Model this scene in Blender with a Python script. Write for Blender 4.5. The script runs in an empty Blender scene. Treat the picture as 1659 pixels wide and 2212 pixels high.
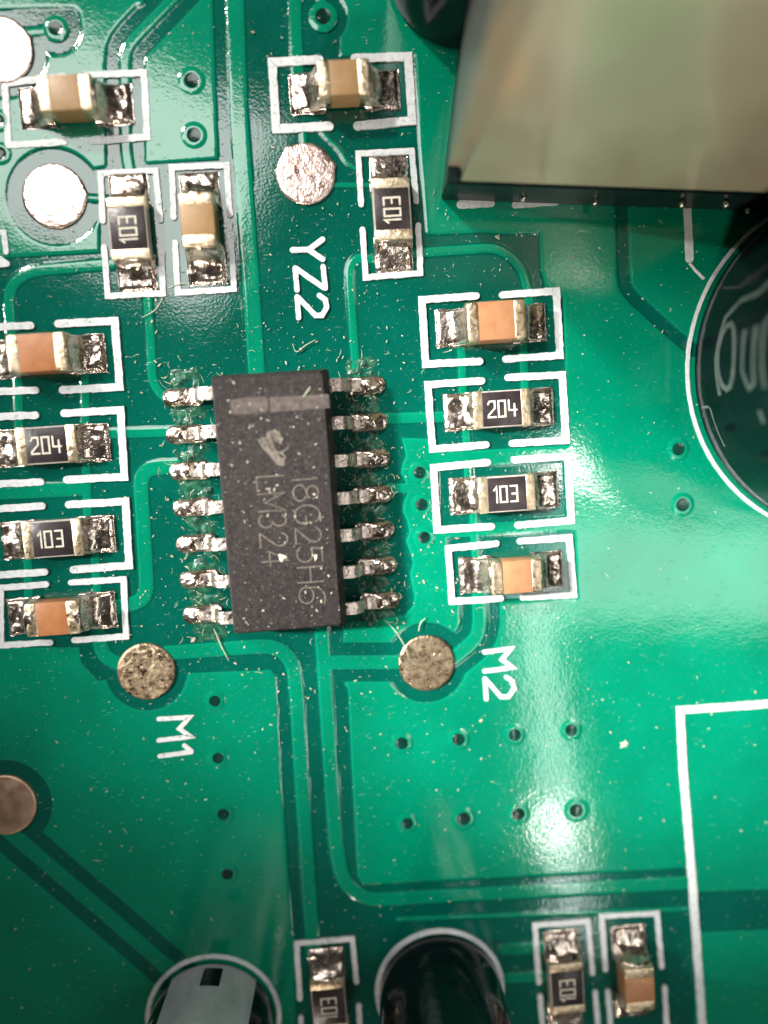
import bpy, bmesh, math, random
import numpy as np
from mathutils import Vector, Matrix

random.seed(7)
rng = np.random.RandomState(11)
scene = bpy.context.scene
C = scene.collection

# ------------------------------------------------------------------ camera
# 1 unit = 1 mm. Board plane is z = 0, its rows run along x. (u, v) below are image pixel positions taken off the photo
# and turned into millimetres on the board plane by px2mm().
D = 24.5
FPX = D * 61.0
NU, NV = 765.0, 980.0
ALPHA = math.radians(3.9)
zc = Vector((-(NU - 829.5) / FPX, (NV - 1106) / FPX, 1.0)).normalized()
xc = Vector((math.cos(ALPHA), math.sin(ALPHA), 0)); xc = (xc - zc * xc.dot(zc)).normalized()
yc = zc.cross(xc)
M3 = Matrix((xc, yc, zc))
LOC = M3 @ Vector((0, 0, D))
def px2mm(u, v, h=0.0):
    d = M3 @ Vector(((u - 829.5) / FPX, -(v - 1106) / FPX, -1.0))
    t = (h - LOC.z) / d.z
    return (LOC.x + d.x * t, LOC.y + d.y * t)
def px2mm_all(pts): return [px2mm(*p) for p in pts]
cd = bpy.data.cameras.new("camera"); cam = bpy.data.objects.new("camera", cd); C.objects.link(cam)
cam.matrix_world = Matrix.Translation(LOC) @ M3.to_4x4()
cd.sensor_fit = 'VERTICAL'; cd.sensor_height = 36.0; cd.sensor_width = 27.0
cd.lens = 36.0 * FPX / 2212.0
cd.clip_start = 0.5; cd.clip_end = 2000
cd.dof.use_dof = True; cd.dof.focus_distance = 23.9
cd.dof.aperture_fstop = (cd.lens / 1000.0) / 1.6
scene.camera = cam
FOOT = px2mm(NU, NV); HC = LOC.z

# ------------------------------------------------------------------ room light
world = bpy.data.worlds.new("World"); scene.world = world; world.use_nodes = True
bg = world.node_tree.nodes["Background"]
bg.inputs[0].default_value = (1.0, 0.93, 0.85, 1); bg.inputs[1].default_value = 0.035

def panel_lamp(name, u, v, su, sv, H, rad, col, ang=0.0):
    """ceiling panel at height H whose mirror image in the board lies at (u, v)"""
    p = px2mm(u, v); k = 1 + H / HC
    l = bpy.data.lights.new(name, 'AREA'); l.shape = 'RECTANGLE'
    l.size = su / 61.0 * k; l.size_y = sv / 61.0 * k
    l.energy = rad * math.pi * l.size * l.size_y; l.color = col
    o = bpy.data.objects.new(name, l); C.objects.link(o)
    o.location = (FOOT[0] + (p[0] - FOOT[0]) * k, FOOT[1] + (p[1] - FOOT[1]) * k, H)
    o.rotation_euler = (0, 0, math.radians(ang))
    return o
WARM = (1.0, 0.93, 0.86)
panel_lamp("window_panel_lamp", 185, 325, 690, 420, 40, 6.6, (1.0, 0.95, 0.94), -27)
panel_lamp("ceiling_panel_lamp", 1450, 1235, 600, 230, 40, 3.2, (1.0, 0.98, 0.95), -6)
panel_lamp("desk_bulb_lamp", 1285, 1018, 225, 48, 60, 38.0, WARM, -14)
panel_lamp("shelf_bulb_lamp", 1198, 1785, 66, 86, 60, 34.0, WARM, 6)
panel_lamp("tube_lamp", 1195, 1640, 66, 860, 60, 7.0, (0.96, 1.0, 0.98), 5)
# key: a desk lamp from beyond the top edge, slightly left
def spot(name, tgt, dirv, dist, energy, size, blend, radius, col, tz=0.0):
    l = bpy.data.lights.new(name, 'SPOT'); l.energy = energy; l.spot_size = math.radians(size); l.spot_blend = blend
    l.shadow_soft_size = radius; l.color = col
    o = bpy.data.objects.new(name, l); C.objects.link(o)
    t = Vector((*px2mm(*tgt), tz)); d = Vector(dirv).normalized()
    o.location = t + d * dist
    o.rotation_euler = d.to_track_quat('Z', 'Y').to_euler()
    return o
KEYDIR = (-0.56, 0.66, 0.62)
spot("desk_lamp", (700, 600), KEYDIR, 175, 2.0e6, 9.8, 1.0, 10, WARM)
spot("band_fill_spot", (1290, 1320), (-0.80, 0.20, 0.54), 175, 16.0e6, 4.6, 1.0, 10, (1.0, 0.97, 0.93))  # added spot from the left, brightens the band right of centre
spot("box_fill_spot", (1400, 430), (-0.30, -0.84, 0.40), 170, 5.6e6, 6.4, 0.9, 22, (1.0, 0.86, 0.72), 9.5)  # added fill aimed at the front of the tall box

vs = scene.view_settings
scene.display_settings.display_device = 'sRGB'
vs.view_transform = 'Standard'; vs.look = 'None'; vs.exposure = 0.0; vs.gamma = 1.0
scene.cycles.use_denoising = True
scene.cycles.max_bounces = 8; scene.cycles.caustics_reflective = False; scene.cycles.caustics_refractive = False
scene.cycles.sample_clamp_indirect = 6

# ------------------------------------------------------------------ materials
def mat(name, base=(0.5, 0.5, 0.5), rough=0.5, metal=0.0, coat=0.0, spec=0.5):
    m = bpy.data.materials.new(name); m.use_nodes = True
    b = m.node_tree.nodes["Principled BSDF"]
    b.inputs["Base Color"].default_value = (*base, 1); b.inputs["Roughness"].default_value = rough
    b.inputs["Metallic"].default_value = metal
    b.inputs["Specular IOR Level"].default_value = spec
    b.inputs["Coat Weight"].default_value = coat
    return m, m.node_tree, b
def nd(nt, t, **kw):
    n = nt.nodes.new(t)
    for k, v in kw.items():
        if k in n.inputs: n.inputs[k].default_value = v
        else: setattr(n, k, v)
    return n
def coords(nt):
    return nd(nt, "ShaderNodeNewGeometry").outputs["Position"]
def objcoords(nt):
    return nd(nt, "ShaderNodeTexCoord").outputs["Object"]
def noise(nt, co, scale, detail=3, rough=0.55, dist=0.0):
    n = nd(nt, "ShaderNodeTexNoise"); n.inputs["Scale"].default_value = scale; n.inputs["Detail"].default_value = detail
    n.inputs["Roughness"].default_value = rough; n.inputs["Distortion"].default_value = dist
    nt.links.new(co, n.inputs["Vector"]); return n.outputs["Fac"]
def ramp(nt, f, stops):
    r = nd(nt, "ShaderNodeValToRGB"); el = r.color_ramp.elements
    while len(el) > 1: el.remove(el[-1])
    el[0].position = stops[0][0]; el[0].color = (*stops[0][1], 1)
    for p, c in stops[1:]:
        e = el.new(p); e.color = (*c, 1)
    nt.links.new(f, r.inputs[0]); return r.outputs[0]
def mixc(nt, f, a, b, mode='MIX'):
    m = nd(nt, "ShaderNodeMix"); m.data_type = 'RGBA'; m.blend_type = mode
    for s, i in ((f, 0), (a, 6), (b, 7)):
        if hasattr(s, "is_linked"): nt.links.new(s, m.inputs[i])
        elif i == 0: m.inputs[0].default_value = s
        else: m.inputs[i].default_value = (*s, 1)
    return m.outputs[2]
def math_(nt, op, a, b=0.0, clamp=False):
    m = nd(nt, "ShaderNodeMath"); m.operation = op; m.use_clamp = clamp
    for s, i in ((a, 0), (b, 1)):
        if hasattr(s, "is_linked"): nt.links.new(s, m.inputs[i])
        else: m.inputs[i].default_value = s
    return m.outputs[0]
def bump(nt, b, h, dist, strength=1.0, prev=None):
    n = nd(nt, "ShaderNodeBump"); n.inputs["Distance"].default_value = dist; n.inputs["Strength"].default_value = strength
    nt.links.new(h, n.inputs["Height"])
    if prev is not None: nt.links.new(prev, n.inputs["Normal"])
    if b is not None: nt.links.new(n.outputs[0], b.inputs["Normal"])
    return n.outputs[0]

# solder mask: paler over copper, darker over bare laminate, faint drips, lint-scratched lacquer
def mask_material():
    m, nt, b = mat("green_solder_mask", rough=0.16, spec=0.85)
    co = coords(nt)
    at = nd(nt, "ShaderNodeAttribute"); at.attribute_name = "cover"
    f = nd(nt, "ShaderNodeMapRange"); f.inputs[1].default_value = -0.018; f.inputs[2].default_value = 0.018
    nt.links.new(at.outputs["Fac"], f.inputs[0])
    big = noise(nt, co, 0.22, 3)
    cop = ramp(nt, big, [(0.3, (0.0, 0.180, 0.096)), (0.7, (0.0, 0.250, 0.138))])
    gap = ramp(nt, big, [(0.3, (0.0, 0.075, 0.050)), (0.7, (0.0, 0.115, 0.080))])
    c = mixc(nt, f.outputs[0], gap, cop)
    # pale lip along the copper edges
    e = nd(nt, "ShaderNodeMapRange"); e.inputs[1].default_value = 0.0; e.inputs[2].default_value = 0.045; e.inputs[3].default_value = 1; e.inputs[4].default_value = 0
    ab = math_(nt, 'ABSOLUTE', math_(nt, 'SUBTRACT', at.outputs["Fac"], 0.03))
    nt.links.new(ab, e.inputs[0])
    c = mixc(nt, math_(nt, 'MULTIPLY', e.outputs[0], 0.10), c, (0.02, 0.32, 0.20))
    # fine grime
    mp = nd(nt, "ShaderNodeMapping"); mp.inputs["Scale"].default_value = (5.0, 1.4, 1); mp.inputs["Rotation"].default_value = (0, 0, math.radians(18))
    nt.links.new(co, mp.inputs[0])
    g = noise(nt, mp.outputs[0], 2.6, 6, 0.7)
    gr = nd(nt, "ShaderNodeMapRange"); gr.inputs[1].default_value = 0.60; gr.inputs[2].default_value = 0.80; nt.links.new(g, gr.inputs[0])
    c = mixc(nt, math_(nt, 'MULTIPLY', gr.outputs[0], 0.24), c, (0.30, 0.38, 0.26))
    sp = nd(nt, "ShaderNodeTexVoronoi"); sp.inputs["Scale"].default_value = 2.1; sp.inputs["Randomness"].default_value = 1.0
    nt.links.new(mp.outputs[0], sp.inputs["Vector"])
    s1 = nd(nt, "ShaderNodeMapRange"); s1.inputs[1].default_value = 0.10; s1.inputs[2].default_value = 0.04; nt.links.new(sp.outputs["Distance"], s1.inputs[0])
    c = mixc(nt, math_(nt, 'MULTIPLY', s1.outputs[0], 0.35), c, (0.36, 0.45, 0.28))
    nt.links.new(c, b.inputs["Base Color"])
    r = ramp(nt, g, [(0.35, (0.045,)*3), (0.75, (0.13,)*3)])
    mp2 = nd(nt, "ShaderNodeMapping"); mp2.inputs["Rotation"].default_value = (0, 0, math.radians(-58)); mp2.inputs["Scale"].default_value = (1.0, 4.5, 1); nt.links.new(co, mp2.inputs[0])
    sc = nd(nt, "ShaderNodeTexVoronoi"); sc.inputs["Scale"].default_value = 1.5; nt.links.new(mp2.outputs[0], sc.inputs["Vector"])
    s2 = nd(nt, "ShaderNodeMapRange"); s2.inputs[1].default_value = 0.17; s2.inputs[2].default_value = 0.10; nt.links.new(sc.outputs["Distance"], s2.inputs[0])
    s3 = math_(nt, 'MULTIPLY', s2.outputs[0], math_(nt, 'GREATER_THAN', noise(nt, co, 0.8, 2), 0.5))
    r = mixc(nt, math_(nt, 'MULTIPLY', s3, 0.8), r, (0.7,) * 3)
    nt.links.new(r, b.inputs["Roughness"])
    n1 = noise(nt, co, 11.0, 1, 0.4)
    n2 = noise(nt, co, 1.3, 2, 0.5)
    p = bump(nt, None, n2, 0.03, 0.2)
    bump(nt, b, n1, 0.0042, 0.75, p)
    return m
MASK = mask_material()

def ink_material():
    m, nt, b = mat("white_ink", rough=0.42)
    co = coords(nt); n = noise(nt, co, 7.0, 5, 0.65)
    nt.links.new(ramp(nt, n, [(0.30, (0.22, 0.34, 0.28)), (0.39, (0.62, 0.68, 0.67)), (0.7, (0.82, 0.84, 0.86))]), b.inputs["Base Color"])
    bump(nt, b, noise(nt, co, 16, 3), 0.02, 0.7); return m
INK = ink_material()

def metal_material(name, c0, c1, r0, r1, sc, bd, bs, speck=None):
    m, nt, b = mat(name, metal=1.0)
    co = coords(nt); n = noise(nt, co, sc, 5, 0.65)
    c = ramp(nt, n, [(0.35, c0), (0.62, c1)])
    if speck:
        f = nd(nt, "ShaderNodeMapRange"); f.inputs[1].default_value = 0.60; f.inputs[2].default_value = 0.68
        nt.links.new(noise(nt, co, 11, 4, 0.6), f.inputs[0])
        c = mixc(nt, f.outputs[0], c, speck)
    nt.links.new(c, b.inputs["Base Color"])
    nt.links.new(ramp(nt, n, [(0.35, (r0,)*3), (0.65, (r1,)*3)]), b.inputs["Roughness"])
    bump(nt, b, noise(nt, co, sc * 1.6, 3, 0.6), bd, bs)
    return m
SOLDER = metal_material("solder", (0.56, 0.46, 0.38), (0.76, 0.66, 0.57), 0.17, 0.30, 2.2, 0.05, 0.8)
LEAD = metal_material("tinned_lead", (0.50, 0.42, 0.36), (0.78, 0.69, 0.62), 0.22, 0.42, 4.0, 0.06, 0.7)
TERM = metal_material("terminal_plating", (0.55, 0.42, 0.26), (0.90, 0.76, 0.54), 0.26, 0.40, 5.0, 0.05, 0.8)
TERMW = metal_material("terminal_plating_pale", (0.72, 0.58, 0.38), (0.98, 0.84, 0.60), 0.32, 0.46, 5.0, 0.05, 0.8)
PAD = metal_material("bare_pad", (0.24, 0.17, 0.10), (0.56, 0.45, 0.31), 0.22, 0.40, 4.5, 0.06, 1.0, (0.24, 0.17, 0.10))
PADP = metal_material("bare_pad_pink_and_glare", (0.70, 0.50, 0.42), (0.95, 0.80, 0.72), 0.24, 0.40, 3.0, 0.06, 0.8, (0.45, 0.28, 0.22))
PADB = metal_material("bare_pad_copper", (0.62, 0.42, 0.28), (0.80, 0.58, 0.42), 0.45, 0.6, 2.0, 0.03, 0.6)

def plain(name, c0, c1, rough, sc, bd=0.02, bs=0.5, coat=0.0, obj=False, spec=0.5):
    m, nt, b = mat(name, rough=rough, coat=coat, spec=spec); co = coords(nt)
    nt.links.new(ramp(nt, noise(nt, co, sc, 5, 0.65), [(0.35, c0), (0.65, c1)]), b.inputs["Base Color"])
    bump(nt, b, noise(nt, co, sc * 2.2, 3), bd, bs); return m
CER_TAN = plain("capacitor_ceramic_tan", (0.34, 0.21, 0.09), (0.40, 0.25, 0.11), 0.45, 2.5)
CER_OR = plain("capacitor_ceramic_orange", (0.40, 0.185, 0.085), (0.48, 0.235, 0.11), 0.42, 2.5)
CER_BR = plain("capacitor_ceramic_brown", (0.38, 0.15, 0.05), (0.46, 0.19, 0.07), 0.45, 2.5)
RES_BLACK = plain("resistor_glaze", (0.018, 0.014, 0.016), (0.040, 0.030, 0.032), 0.35, 3.0)
RES_BODY = plain("resistor_alumina", (0.42, 0.38, 0.32), (0.60, 0.55, 0.48), 0.6, 3.0)
RES_INK = plain("resistor_ink", (0.55, 0.52, 0.42), (0.85, 0.80, 0.68), 0.5, 14.0)
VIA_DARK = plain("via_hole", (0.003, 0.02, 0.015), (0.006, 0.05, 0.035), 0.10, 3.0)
SLEEVE = plain("black_sleeve", (0.002, 0.004, 0.005), (0.005, 0.008, 0.010), 0.14, 1.0, 0.05, 0.3, spec=0.28)
SLEEVE_GREY = plain("grey_sleeve_stripe", (0.46, 0.45, 0.48), (0.64, 0.62, 0.65), 0.28, 0.8)
SLEEVE_INK = plain("sleeve_print", (0.055, 0.07, 0.065), (0.11, 0.13, 0.12), 0.4, 2.0)
ALU = plain("can_top", (0.35, 0.35, 0.35), (0.5, 0.5, 0.5), 0.4, 1.0)
DUST = plain("dust", (0.34, 0.36, 0.26), (0.78, 0.74, 0.60), 0.6, 0.9)
LINT = plain("lint", (0.42, 0.48, 0.36), (0.70, 0.66, 0.46), 0.4, 0.9)
FR4 = plain("laminate", (0.0, 0.14, 0.078), (0.0, 0.20, 0.11), 0.14, 0.25, 0.01, 0.3)

def chip_material():
    m, nt, b = mat("moulded_epoxy", rough=0.6, spec=0.3)
    co = coords(nt)
    c = ramp(nt, noise(nt, co, 7, 6, 0.85), [(0.38, (0.004, 0.003, 0.003)), (0.64, (0.040, 0.031, 0.029))])
    v = nd(nt, "ShaderNodeTexVoronoi"); v.inputs["Scale"].default_value = 9.5
    mp = nd(nt, "ShaderNodeMapping"); mp.inputs["Scale"].default_value = (1.6, 0.8, 1.2); mp.inputs["Rotation"].default_value = (0, 0, 0.5)
    nt.links.new(co, mp.inputs[0]); nt.links.new(mp.outputs[0], v.inputs["Vector"])
    f = nd(nt, "ShaderNodeMapRange"); f.inputs[1].default_value = 0.17; f.inputs[2].default_value = 0.08; nt.links.new(v.outputs["Distance"], f.inputs[0])
    th = math_(nt, 'GREATER_THAN', noise(nt, co, 4.0, 2), 0.50)
    c = mixc(nt, math_(nt, 'MULTIPLY', math_(nt, 'MULTIPLY', f.outputs[0], th), 0.6), c, (0.50, 0.45, 0.38))
    nt.links.new(c, b.inputs["Base Color"])
    bump(nt, b, noise(nt, co, 14, 4, 0.7), 0.04, 1.0)
    return m
CHIP = chip_material()
CHIP_BAND = plain("chip_band", (0.040, 0.031, 0.028), (0.115, 0.090, 0.076), 0.6, 6.0, 0.03, 0.8)
CHIP_INK = plain("chip_laser_mark", (0.075, 0.062, 0.050), (0.20, 0.17, 0.135), 0.6, 12.0)

def flux_material():
    m, nt, b = mat("flux", (0.05, 0.13, 0.07), 0.08)
    co = coords(nt)
    nt.links.new(ramp(nt, noise(nt, co, 3, 4), [(0.35, (0.004, 0.045, 0.028)), (0.68, (0.03, 0.16, 0.09))]), b.inputs["Base Color"])
    bump(nt, b, noise(nt, co, 7, 3), 0.06, 0.8); return m
FLUX = flux_material()

def housing_material():
    m, nt, b = mat("glossy_housing", (0.30, 0.27, 0.17), 0.10, 0.0, coat=0.0)
    co = coords(nt)
    nt.links.new(ramp(nt, noise(nt, co, 0.25, 3), [(0.35, (0.56, 0.48, 0.34)), (0.65, (0.68, 0.59, 0.43))]), b.inputs["Base Color"])
    b.inputs["Metallic"].default_value = 0.30
    b.inputs["Roughness"].default_value = 0.21
    return m
HOUSING = housing_material()
HOUSING_SHADED = plain("housing_shaded_side", (0.09, 0.09, 0.08), (0.17, 0.16, 0.15), 0.3, 0.3)
BLACK = plain("black_rubber_and_reflection", (0.004, 0.012, 0.012), (0.008, 0.02, 0.02), 0.3, 1.0)

# ------------------------------------------------------------------ mesh helpers
class MB:
    def __init__(s): s.v = []; s.f = []
    def add(s, vs, fs):
        o = len(s.v); s.v += [tuple(p) for p in vs]; s.f += [tuple(i + o for i in f) for f in fs]
    def mesh(s, name, m, smooth=False):
        me = bpy.data.meshes.new(name); me.from_pydata(s.v, [], s.f); me.materials.append(m)
        if smooth: me.shade_smooth()
        me.update(); return me
def link(name, me, parent=None, loc=(0, 0, 0), rz=0.0, **props):
    o = bpy.data.objects.new(name, me); C.objects.link(o); o.location = loc; o.rotation_euler = (0, 0, rz)
    if parent is not None: o.parent = parent
    for k, v in props.items(): o[k] = v
    return o
def thing(name, label, cat, loc=(0, 0, 0), rz=0.0, group=None):
    o = link(name, None, None, loc, rz); o["label"] = label; o["category"] = cat; o.empty_display_size = 0.5
    if group: o["group"] = group
    return o
def rbox_mesh(name, sx, sy, z0, z1, r, m, seg=2, cx=0, cy=0, taper=0.0):
    bm = bmesh.new(); bmesh.ops.create_cube(bm, size=1.0)
    for v in bm.verts:
        k = 1 - taper if v.co.z > 0 else 1
        v.co = Vector((cx + v.co.x * sx * k, cy + v.co.y * sy * k, z0 + (v.co.z + .5) * (z1 - z0)))
    if r > 0: bmesh.ops.bevel(bm, geom=list(bm.edges), offset=r, segments=seg, affect='EDGES', profile=0.5)
    me = bpy.data.meshes.new(name); bm.to_mesh(me); bm.free(); me.materials.append(m)
    me.shade_smooth() if r > 0 else None
    if r > 0:
        try: me.set_sharp_from_angle(angle=math.radians(40))
        except Exception: pass
    return me
def resample(pts, step, closed=False):
    out = []; n = len(pts)
    for i in range(n if closed else n - 1):
        a = Vector(pts[i]); b = Vector(pts[(i + 1) % n]); k = max(1, int((b - a).length / step))
        for j in range(k): out.append(tuple(a.lerp(b, j / k)))
    if not closed: out.append(tuple(pts[-1]))
    return out
def ribbon(mb, pts, w, z0, z1, closed=False, jit=0.0, step=None, caps=True):
    """flat-topped ink stroke with rounded ends, mitred joins and real side walls"""
    if step: pts = resample(pts, step, closed)
    P = [Vector((p[0], p[1])) for p in pts]; n = len(P); L = []; R = []
    for i in range(n):
        if closed: a, b = P[i - 1], P[(i + 1) % n]
        else: a, b = P[max(i - 1, 0)], P[min(i + 1, n - 1)]
        d1 = (P[i] - a) if (P[i] - a).length > 1e-9 else (b - P[i]); d2 = (b - P[i]) if (b - P[i]).length > 1e-9 else d1
        d1 = d1.normalized(); d2 = d2.normalized(); t = (d1 + d2)
        t = t.normalized() if t.length > 1e-6 else d1
        nrm = Vector((-t.y, t.x)); k = 1 / max(0.45, nrm.dot(Vector((-d1.y, d1.x))))
        hw = w / 2 * k
        L.append(P[i] + nrm * (hw + random.uniform(-jit, jit))); R.append(P[i] - nrm * (hw + random.uniform(-jit, jit)))
    if closed:
        vs = []
        for i in range(n):
            for q, z in ((L[i], z1), (R[i], z1), (L[i], z0), (R[i], z0)): vs.append((q.x, q.y, z))
        fs = []
        for i in range(n):
            a = 4 * i; b = 4 * ((i + 1) % n)
            fs += [(a, a + 1, b + 1, b), (a + 2, a, b, b + 2), (a + 1, a + 3, b + 3, b + 1)]
        mb.add(vs, fs); return
    out = list(R)
    if caps:
        d = (P[-1] - P[-2]).normalized(); a0 = math.atan2(-d.x, d.y)   # right normal direction angle
        a0 = math.atan2((R[-1] - P[-1]).y, (R[-1] - P[-1]).x)
        out += [P[-1] + Vector((math.cos(a0 + math.pi * k / 7), math.sin(a0 + math.pi * k / 7))) * w / 2 for k in range(1, 7)]
    out += L[::-1]
    if caps:
        a0 = math.atan2((L[0] - P[0]).y, (L[0] - P[0]).x)
        out += [P[0] + Vector((math.cos(a0 + math.pi * k / 7), math.sin(a0 + math.pi * k / 7))) * w / 2 for k in range(1, 7)]
    m = len(out)
    vs = [(q.x, q.y, z1) for q in out] + [(q.x, q.y, z0) for q in out]
    nL = len(L); top = []
    # quads between the two rails, fans for the caps
    c = 6 if caps else 0
    ri = list(range(n)); li = [n + c + (n - 1 - i) for i in range(n)]
    fs = [(ri[i], ri[i + 1], li[i + 1], li[i]) for i in range(n - 1)]
    if caps:
        fs.append(tuple([ri[-1]] + list(range(n, n + c)) + [li[-1]]))
        fs.append(tuple([li[0]] + list(range(2 * n + c, m)) + [ri[0]]))
    fs += [(i, i + m, (i + 1) % m + m, (i + 1) % m) for i in range(m)]
    mb.add(vs, fs)
def disc_mesh(name, r, z, m, rise=0.02, segs=48, nipples=()):
    mb = MB(); rings = [(0.0, z + rise), (r * .6, z + rise * .8), (r * .92, z + rise * .6), (r, z), (r, z - 0.06)]
    vs = [(0, 0, rings[0][1])]; fs = []
    for rr, zz in rings[1:]:
        for k in range(segs):
            a = 2 * math.pi * k / segs; q = rr
            for na, nr in nipples:
                dlt = (a - na + math.pi) % (2 * math.pi) - math.pi
                if rr > r * .9: q += nr * math.exp(-(dlt / 0.10) ** 2)
            vs.append((q * math.cos(a), q * math.sin(a), zz))
    for k in range(segs): fs.append((0, 1 + k, 1 + (k + 1) % segs))
    for j in range(len(rings) - 2):
        for k in range(segs):
            a = 1 + j * segs + k; b = 1 + j * segs + (k + 1) % segs; fs.append((a, a + segs, b + segs, b))
    mb.add(vs, fs); return mb.mesh(name, m, True)
def lathe(prof, segs, a0=0.0, a1=2 * math.pi):
    full = abs(a1 - a0 - 2 * math.pi) < 1e-6; n = segs if full else segs + 1
    vs = []; fs = []
    for r, z in prof:
        for k in range(n):
            a = a0 + (a1 - a0) * k / segs; vs.append((r * math.cos(a), r * math.sin(a), z))
    for j in range(len(prof) - 1):
        for k in range(segs):
            k2 = (k + 1) % n; fs.append((j * n + k, j * n + k2, (j + 1) * n + k2, (j + 1) * n + k))
    return vs, fs
# stroke lettering in a 0.6 x 1 box
def arc(cx, cy, rx, ry, a0, a1, n=9):
    return [(cx + rx * math.cos(math.radians(a0 + (a1 - a0) * i / n)), cy + ry * math.sin(math.radians(a0 + (a1 - a0) * i / n))) for i in range(n + 1)]
SQ = {'0': [[(0, 0), (.5, 0), (.5, 1), (0, 1), (0, 0)]], '1': [[(.05, .78), (.25, 1), (.25, 0)]],
      '2': [[(0, .82), (.12, 1), (.5, 1), (.5, .55), (0, .12), (0, 0), (.55, 0)]],
      '3': [[(0, 1), (.5, 1), (.5, 0), (0, 0)], [(.12, .5), (.47, .5)]],
      '4': [[(.0, 1), (.0, .38), (.58, .38)], [(.42, .75), (.42, 0)]]}
RD = {'L': [[(.05, 1), (.05, 0), (.55, 0)]], 'M': [[(0, 0), (0, 1), (.3, .25), (.6, 1), (.6, 0)]],
      '3': [arc(.28, .74, .24, .25, 150, -80) + arc(.28, .25, .28, .26, 80, -150)],
      '2': [arc(.28, .72, .27, .28, 160, -30) + [(.0, 0), (.58, 0)]],
      '4': [[(.42, 0), (.42, 1), (0, .32), (.6, .32)]], '1': [[(.08, .8), (.28, 1), (.28, 0)]],
      '8': [arc(.3, .76, .22, .23, 0, 330, 14), arc(.3, .26, .28, .26, 90, 420, 14)],
      'G': [arc(.32, .5, .30, .5, 40, 350, 16) + [(.62, .45), (.36, .45)]],
      '5': [[(.55, 1), (.1, 1), (.06, .58)] + arc(.27, .32, .29, .31, 110, -150, 11)],
      'H': [[(.03, 0), (.03, 1)], [(.57, 0), (.57, 1)], [(.06, .5), (.54, .5)]],
      '6': [arc(.42, .62, .38, .4, 60, 180, 8)[:8] + arc(.3, .29, .27, .29, 165, 500, 14)]}
def glyph(name, font, ch, x, y, sx, sy, w, z0, z1, m, parent, rot=0.0, ox=0, oy=0):
    """x,y pen start in a frame rotated by rot about (ox,oy)"""
    mb = MB(); ca, sa = math.cos(rot), math.sin(rot)
    for k, st in enumerate(font[ch]):
        pts = []
        for px, py in st:
            X, Y = x + px * sx, y + py * sy; pts.append((ox + X * ca - Y * sa, oy + X * sa + Y * ca))
        cl = len(pts) > 3 and pts[0] == pts[-1]
        ribbon(mb, pts[:-1] if cl else pts, w, z0, z1 + 0.002 * k, closed=cl)
    return link(name, mb.mesh(name, m), parent)

# ------------------------------------------------------------------ the board (copper relief under the mask)
board = thing("circuit_board", "green printed circuit board carrying all the soldered parts", "circuit board")
cs = [px2mm(*p) for p in ((-90, -90), (1750, -90), (-90, 2300), (1750, 2300))]
X0, X1 = min(c[0] for c in cs) - 1.5, max(c[0] for c in cs) + 1.5
Y0, Y1 = min(c[1] for c in cs) - 1.5, max(c[1] for c in cs) + 1.5
ST = 0.06
xs = np.arange(X0, X1, ST); ys = np.arange(Y0, Y1, ST); NX, NY = len(xs), len(ys)
GX, GY = np.meshgrid(xs, ys)
cover = np.full(GX.shape, -1.0); owner = np.zeros(GX.shape, dtype=np.int32)
names = {}
def sd_stroke(pts, w):
    d = np.full(GX.shape, 9.0)
    for (ax, ay), (bx, by) in zip(pts[:-1], pts[1:]):
        m = 1.5 + w
        i0, i1 = np.searchsorted(xs, [min(ax, bx) - m, max(ax, bx) + m]); j0, j1 = np.searchsorted(ys, [min(ay, by) - m, max(ay, by) + m])
        if i0 >= i1 or j0 >= j1: continue
        gx, gy = GX[j0:j1, i0:i1], GY[j0:j1, i0:i1]; L = (bx - ax) ** 2 + (by - ay) ** 2 + 1e-12
        t = np.clip(((gx - ax) * (bx - ax) + (gy - ay) * (by - ay)) / L, 0, 1)
        d[j0:j1, i0:i1] = np.minimum(d[j0:j1, i0:i1], np.hypot(gx - ax - t * (bx - ax), gy - ay - t * (by - ay)))
    return w / 2 - d
def sd_poly(pts):
    d = np.full(GX.shape, 9.0); ins = np.zeros(GX.shape, bool); n = len(pts)
    for i in range(n):
        ax, ay = pts[i]; bx, by = pts[(i + 1) % n]; L = (bx - ax) ** 2 + (by - ay) ** 2 + 1e-12
        t = np.clip(((GX - ax) * (bx - ax) + (GY - ay) * (by - ay)) / L, 0, 1)
        d = np.minimum(d, np.hypot(GX - ax - t * (bx - ax), GY - ay - t * (by - ay)))
        if ay != by: ins ^= ((ay > GY) != (by > GY)) & (GX < (bx - ax) * (GY - ay) / (by - ay) + ax)
    return np.where(ins, d, -d)
def sd_disc(c, r): return r - np.hypot(GX - c[0], GY - c[1])
def rounded(s, r=0.12): return s
PX = 1 / 61.0
def add(s, name):
    i = len(names) + 1; names[i] = name
    m = s > cover; owner[m & (s > -0.09)] = i; np.maximum(cover, s, out=cover)
def cut(s): np.minimum(cover, -s, out=cover)
def soft(pts):
    for _ in range(2 if len(pts) > 2 else 0):
        q = [pts[0]]
        for a, b in zip(pts[:-1], pts[1:]):
            L = math.hypot(b[0] - a[0], b[1] - a[1]); k = min(.25, 16 / max(L, 1))
            q += [(a[0] + (b[0] - a[0]) * k, a[1] + (b[1] - a[1]) * k), (b[0] - (b[0] - a[0]) * k, b[1] - (b[1] - a[1]) * k)]
        pts = q + [pts[-1]]
    return pts
def trace(pts, w): add(sd_stroke(px2mm_all(soft(pts)), w * PX), "copper_trace")
def gapstroke(pts, w): cut(sd_stroke(px2mm_all(soft(pts)), w * PX))

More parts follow.
